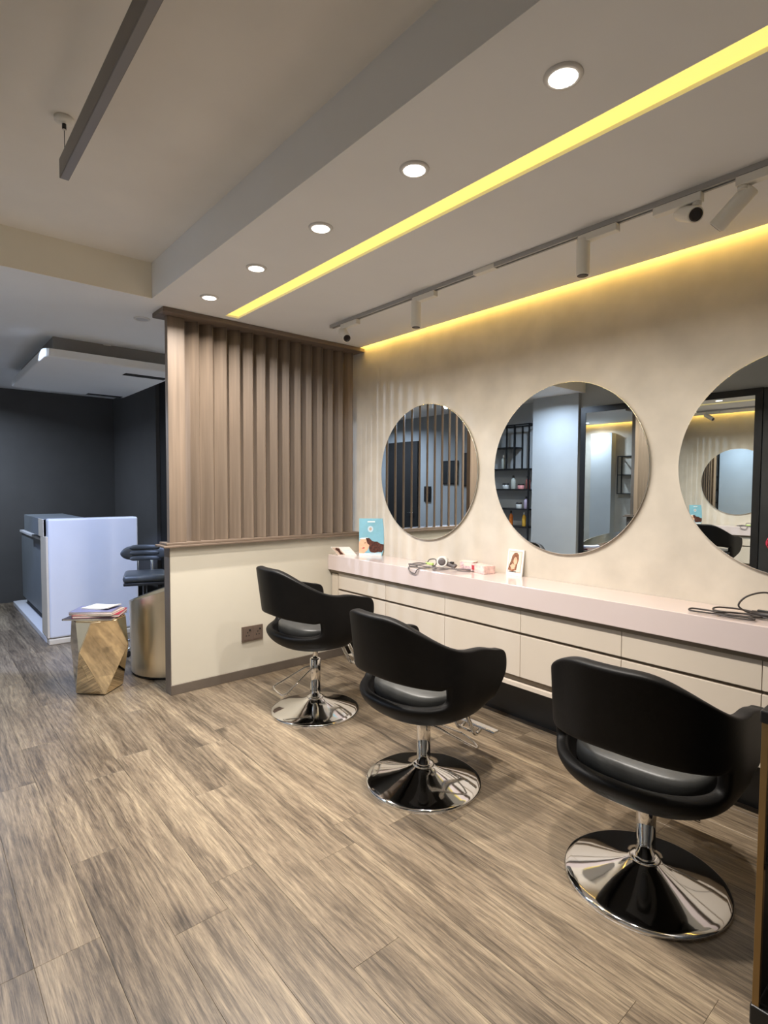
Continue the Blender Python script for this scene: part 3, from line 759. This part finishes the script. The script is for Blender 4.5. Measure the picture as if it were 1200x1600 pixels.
MB().box(-.045, .05, .0, .018, 0, .004).build('foot', 'paper_white', cdk)
# card with a portrait at the wall
pc = empty('portrait_card', (-.03, -1.68, ZT)); tag(pc, 'white framed card with a long haired woman leaning on the wall', 'picture')
fr = quad_frame((-.037, -1.618, ZT), Vector((.0, -.122, 0)), Vector((.026, 0, .168)))
flat(fr, [(0,0),(1,0),(1,1),(0,1)], -.008, 0, 'frame', 'paper_white', pc)
flat(fr, [(.08,.13),(.90,.13),(.90,.93),(.08,.93)], 0, .0008, 'border', 'mag_beige', pc)
flat(fr, [(.11,.15),(.87,.15),(.87,.91),(.11,.91)], .0008, .0012, 'ground', 'box_cream', pc)
flat(fr, [(.10,.20),(.16,.40),(.24,.55),(.30,.75),(.42,.86),(.58,.88),(.70,.80),(.72,.62),(.66,.45),(.62,.22),(.40,.16)], .0012, .0018, 'hair', 'hair_auburn', pc)
flat(fr, blob(.52,.56,.115,.15,16), .0018, .0023, 'face', 'skin', pc)
flat(fr, [(.22,.36),(.36,.46),(.46,.42),(.56,.40),(.50,.26),(.34,.22)], .0018, .0022, 'hand', 'skin', pc)
flat(fr, [(.20,.135),(.62,.135),(.62,.165),(.20,.165)], .0018, .0021, 'caption_band', 'mech_black', pc)
# pink boxes
bx = empty('gift_box', (-.065, -1.325, ZT)); tag(bx, 'pink floral carton beside the hair dryer', 'box', 'small pink cartons on the counter')
MB().box(-.035, .035, -.05, .05, 0, .058, .002).build('carton', 'box_floral', bx)
MB().box(-.0355, -.0345, -.045, .02, .03, .054).build('label_patch', 'box_cream', bx)
MB().box(-.036, .036, -.051, .051, .056, .0600, .001).build('lid', 'box_cream', bx)
bx.rotation_euler = (0, 0, R(12))
bx = empty('gift_box', (-.085, -1.465, ZT)); tag(bx, 'pale pink carton with a red mark, nearest the portrait card', 'box', 'small pink cartons on the counter')
MB().box(-.045, .045, -.075, .075, 0, .052, .002).build('carton', 'box_pink', bx)
MB().box(-.0462, -.045, .035, .062, .014, .045).build('red_mark', 'box_red', bx)
MB().box(-.0458, -.045, -.07, .02, .022, .034).build('print_band', 'box_cream', bx)
bx.rotation_euler = (0, 0, R(-14))
# white towel / bag behind the dryer
# hair dryer
hd = empty('hair_dryer', (-.20, -1.20, ZT)); tag(hd, 'white hair dryer lying on the counter amid its cord', 'hair dryer')
ax = Vector((-.80, -.58, .08)).normalized(); c0 = Vector((.02, .015, .052)); 
MB().lathe([(.016, -.085), (.030, -.080), (.036, -.05), (.038, 0), (.037, .028), (.034, .036)], 32, c0, ax).build('barrel', 'dryer_white', hd)
gr = MB().lathe([(.026, .0362), (.026, .0375), (.010, .039)], 28, c0, ax).build('intake_grille', 'cord_grey', hd)
hdir = Vector((.28, -.70, -.30)).normalized()
MB().tube([c0+ax*.0+hdir*.025, c0+hdir*.06+Vector((0,0,.004)), c0+hdir*.10+Vector((0,0,.010)), Vector((.055,-.075,.022))], .0165, 12).build('handle', 'cord_grey', hd)
MB().box(.030, .048, -.070, -.045, .044, .056, .002).build('switch', 'mech_black', hd)
MB().lathe([(.018, -.083), (.024, -.110), (.026, -.135)], 24, c0, ax, cap=False).build('nozzle', 'mech_black', hd)
# cord of the dryer: loops toward the slat corner and over the front edge
pts = [(-.21,-1.30,.022),(-.20,-1.36,.010),(-.14,-1.42,.007),(-.10,-1.36,.008),(-.18,-1.24,.008),(-.25,-1.10,.012),(-.28,-.98,.020),(-.26,-.93,.012),(-.22,-.95,.008),(-.19,-1.03,.020),(-.14,-1.02,.045),(-.13,-1.07,.050),(-.17,-1.11,.020),(-.25,-1.12,.008),(-.30,-1.06,.008),(-.305,-.99,.008),(-.27,-.96,.016),(-.20,-.98,.022),(-.16,-1.06,.012),(-.22,-1.17,.008),(-.29,-1.20,.008),(-.28,-1.24,.008),(-.21,-1.27,.012)]
cdo = MB().tube(spline([(x, y, ZT+z) for x, y, z in pts], 8), .0042, 8).build('dryer_cord', 'cord_grey')
tag(cdo, 'grey tangled cord looping round the hair dryer', 'cord')
pts = [(-.26,-1.02,.008),(-.30,-1.00,.008),(-.328,-1.00,.004),(-.334,-1.01,-.012),(-.332,-1.03,-.026),(-.332,-1.07,-.030),(-.334,-1.085,-.010),(-.322,-1.10,.006),(-.28,-1.12,.008),(-.20,-1.08,.008)]
cdo = MB().tube(spline([(x, y, ZT+z) for x, y, z in pts], 8), .0036, 8).build('loose_cable', 'cord_grey'); tag(cdo, 'short grey cable sagging over the front edge of the counter', 'cord')
cl_ = MB().box(-.185, -.165, -1.09, -1.02, ZT+.014, ZT+.03, .004).build('hair_clip', 'clip_green'); tag(cl_, 'green clip caught in the cord left of the hair dryer', 'clip')
# straightener with cord at the right edge
pts = [(-.12,-3.20,.010),(-.10,-3.16,.06),(-.10,-3.09,.105),(-.13,-3.02,.085),(-.15,-2.99,.040),(-.14,-3.03,.012),(-.10,-3.06,.008),(-.09,-2.98,.012),(-.13,-2.90,.014),(-.18,-2.90,.008),(-.19,-2.98,.010),(-.16,-3.06,.012),(-.20,-3.09,.012),(-.23,-3.00,.008),(-.22,-2.90,.010),(-.24,-2.83,.012),(-.27,-2.83,.008),(-.27,-2.89,.008),(-.25,-2.97,.008),(-.23,-3.06,.008),(-.27,-3.08,.008),(-.28,-2.99,.008),(-.26,-2.93,.012),(-.21,-2.99,.016),(-.19,-3.08,.012),(-.22,-3.17,.008),(-.27,-3.24,.008)]
cdo = MB().tube(spline([(x, y, ZT+z) for x, y, z in pts], 8), .0040, 8).build('iron_cord', 'cord_black'); tag(cdo, 'black cord coiled on the counter under the right mirror', 'cord')
ir = empty('curling_iron', (-.17, -3.10, ZT)); tag(ir, 'black styling iron lying in its coiled cord', 'styling iron')
MB().tube([(0.0, .05, .016), (.0, -.02, .018), (.0, -.12, .018)], .016, 14).build('handle', 'cord_black', ir)
MB().tube([(0, -.12, .018), (0, -.30, .018)], .010, 12).build('barrel', 'chrome_brushed', ir)
MB().box(-.008, .008, -.02, .03, .030, .038, .002).build('switch', 'mech_black', ir)

# ------------------------------------------------------------------ across the room, seen in the mirrors
fm = empty('framed_mirror', (-3.449, -1.12, 0)); tag(fm, 'huge black framed mirror on the opposite wall, seen in the round mirrors', 'mirror')
MB().box(.0, .045, -.965, .965, .02, .07).box(.0, .045, -.965, .965, 2.375, 2.445).box(.0, .045, .90, .965, .07, 2.375).box(.0, .045, -.965, -.90, .07, 2.375).build('frame', 'black_metal', fm)
MB().box(.002, .040, -.90, .90, .07, 2.375).build('glass', 'mirror', fm)
fd = empty('black_cabinet', (-3.449, -2.42, 0)); tag(fd, 'tall black cabinet beside the framed mirror, seen in the right mirror', 'cabinet')
MB().box(.0, .05, -.30, .325, 0, 2.44, .003).build('body', 'art_black', fd)
MB().box(.05, .062, -.295, .01, .02, 2.42, .002).build('door', 'art_black', fd)
dd = MB().box(.05, .062, .015, .32, .02, 2.42, .002).build('door', 'art_black', fd)
MB().lathe([(.008, 0), (.008, .02)], 12, (.062, .06, 1.05), (1, 0, 0)).build('knob', 'chrome', dd)
ro = empty('fabric_rose', (-3.372, -2.24, .93)); tag(ro, 'red fabric rose fixed to the black cabinet, seen in the right mirror', 'ornament')
for k, (r0, n_) in enumerate(((.018, 4), (.042, 6), (.066, 8))):
    for j in range(n_):
        a = 2*PI*j/n_ + k*.4
        b = MB(); c = Vector((.03-.008*k, r0*math.cos(a), r0*math.sin(a))); t_ = Vector((0, -math.sin(a), math.cos(a))); n2 = Vector((.6, math.cos(a), math.sin(a))).normalized()
        u_ = t_.cross(n2)
        pts = [c + t_*(.028*math.cos(q*PI/4)) + u_*(.024*math.sin(q*PI/4)) for q in range(8)]
        vs = [b.bm.verts.new(p) for p in pts]; ws = [b.bm.verts.new(p+n2*.004) for p in pts]
        b.bm.faces.new(vs); b.bm.faces.new(ws)
        for q in range(8): b.bm.faces.new((vs[q], vs[(q+1) % 8], ws[(q+1) % 8], ws[q]))
        b.build('petal', 'rose', ro)
MB().lathe([(.03, -.012), (.03, .02)], 16, (0, 0, 0), (1, 0, 0)).build('backing', 'rose', ro)
# black metal shelf unit
sh = empty('shelf_rack', (-3.65, 1.0, 0)); tag(sh, 'black metal shelf rack with bottles, seen in the middle mirror', 'shelf')
def bar(a, c, r=.009): 
    a = Vector(a); c = Vector(c); return (min(a.x, c.x)-r, max(a.x, c.x)+r, min(a.y, c.y)-r, max(a.y, c.y)+r, min(a.z, c.z)-r, max(a.z, c.z)+r)
X0, X1 = .012, .20
for yy in (-.37, .62):
    b = MB()
    for xx in (X0, X1): b.box(*bar((xx, yy, .02), (xx, yy, 2.32)))
    b.box(*bar((X0, yy, 2.32), (X1, yy, 2.32))); b.build('upright_frame', 'black_metal', sh)
for xx in (X0, X1): MB().box(*bar((xx, -.37, 2.32), (xx, .62, 2.32))).build('top_bar', 'black_metal', sh)
SZ = [.45, .92, 1.165, 1.435, 1.72]
for z in SZ: MB().box(X0-.01, X1+.01, -.37, .62, z-.018, z, .001).build('shelf', 'black_metal', sh)
MB().box(X0-.01, X1+.01, -.13, .62, 2.005, 2.02).build('shelf', 'black_metal', sh)
for yy in (-.13, .0):
    b = MB()
    for xx in (X0, X1): b.box(*bar((xx, yy, 1.72), (xx, yy, 2.31)))
    b.build('divider', 'black_metal', sh)
def jar(y, z, r, h, m, lab, capm='cap_black', neck=None, x=-3.52):
    t = empty('jar' if neck is None else 'bottle', (x, y, z)); tag(t, lab, 'jar' if neck is None else 'bottle', 'hair products on the black rack')
    if neck is None:
        MB().lathe([(r*.95, 0), (r, .004), (r, h*.7), (r*.95, h*.72)], 20).build('body', m, t)
        MB().lathe([(r*1.03, h*.72), (r*1.03, h*.98), (r*.97, h)], 20).build('lid', capm, t)
    else:
        MB().lathe([(r*.9, 0), (r, .005), (r, h*.62), (r*.8, h*.72), (r*.36, h*.78), (r*.36, h*.82)], 20).build('body', m, t)
        MB().lathe([(r*.42, h*.82), (r*.42, h*.98), (r*.34, h)], 16).build('cap', capm, t)
jar(1.06, 1.435, .045, .08, 'jar_grey', 'grey jar with a black lid on the upper product shelf')
jar(.93, 1.435, .035, .19, 'bottle_clear', 'pale bottle with a black cap on the upper product shelf', neck=1)
jar(.80, 1.435, .046, .075, 'jar_pink', 'pink jar with a black lid on the upper product shelf')
jar(.685, 1.435, .036, .18, 'bottle_brown', 'brown bottle with a black cap at the end of the upper product shelf', neck=1)
jar(.83, 1.165, .042, .085, 'jar_grey', 'grey jar with a black lid on the middle product shelf')
jar(.705, 1.165, .036, .17, 'bottle_lilac', 'lilac bottle with a black cap on the middle product shelf', neck=1)
jar(.96, .92, .028, .21, 'amber', 'amber bottle with a black cap on the lower product shelf', neck=1)
jar(.74, .92, .028, .20, 'honey', 'honey coloured bottle with a pale cap on the lower product shelf', 'trim_white', neck=1)
jar(1.10, 1.72, .034, .20, 'bottle_clear', 'clear bottle on the shelf under the rack top', 'trim_white', neck=1)
# pictures, door and panel on the left reception wall
def picture(y0, y1, z0, z1, lab):
    t = empty('wall_picture', (XL, (y0+y1)/2, (z0+z1)/2)); tag(t, lab, 'picture', 'black pictures on the left reception wall')
    h, v = (y1-y0)/2, (z1-z0)/2
    MB().box(0, .018, -h, h, -v, v, .002).build('frame', 'black_metal', t); MB().box(.018, .020, -h+.02, h-.02, -v+.02, v-.02).build('print', 'art_black', t)
picture(2.08, 2.40, 1.50, 1.88, 'smaller black picture on the left reception wall, seen through the slats in the mirror')
picture(1.74, 1.98, 1.47, 1.99, 'taller black picture on the left reception wall, seen through the slats in the mirror')
it = empty('intercom', (XL, 2.75, 1.34)); tag(it, 'small black wall panel beside the dark door, seen in the left mirror', 'wall panel')
MB().box(0, .02, -.075, .075, -.13, .13, .003).build('case', 'black_metal', it); MB().box(.02, .022, -.055, .055, .0, .10).build('screen', 'lens_dark', it)
d2 = MB().box(XL, XL+.03, 2.98, 3.75, 0, 2.24, .002).build('door_2', 'black_gap'); struct(d2, 'dark door in the left reception wall')
o = MB().cyl((XL+.03, 3.06, 1.02), (XL+.075, 3.06, 1.02), .009, 12).cyl((XL+.07, 3.06, 1.02), (XL+.07, 3.18, 1.02), .008, 12).build('handle', 'chrome', d2)
# shelf on the alcove wall
s2 = empty('alcove_shelf', (0, .84, 1.36)); tag(s2, 'small black wire wall shelf in the alcove behind the slat screen', 'shelf')
b = MB()
for xx in (-.012, -.16):
    for yy in (-.24, .16): b.box(*bar((xx, yy, 0), (xx, yy, .66), .007))
    for zz_ in (0, .66): b.box(*bar((xx, -.24, zz_), (xx, .16, zz_), .007))
for yy in (-.24, .16):
    for zz_ in (0, .66): b.box(*bar((-.16, yy, zz_), (-.012, yy, zz_), .007))
b.build('frame', 'black_metal', s2)
MB().box(-.165, -.005, -.245, .165, .325, .338).build('shelf', 'black_metal', s2)
MB().box(-.165, -.005, -.245, .165, -.006, .006).build('shelf', 'black_metal', s2)
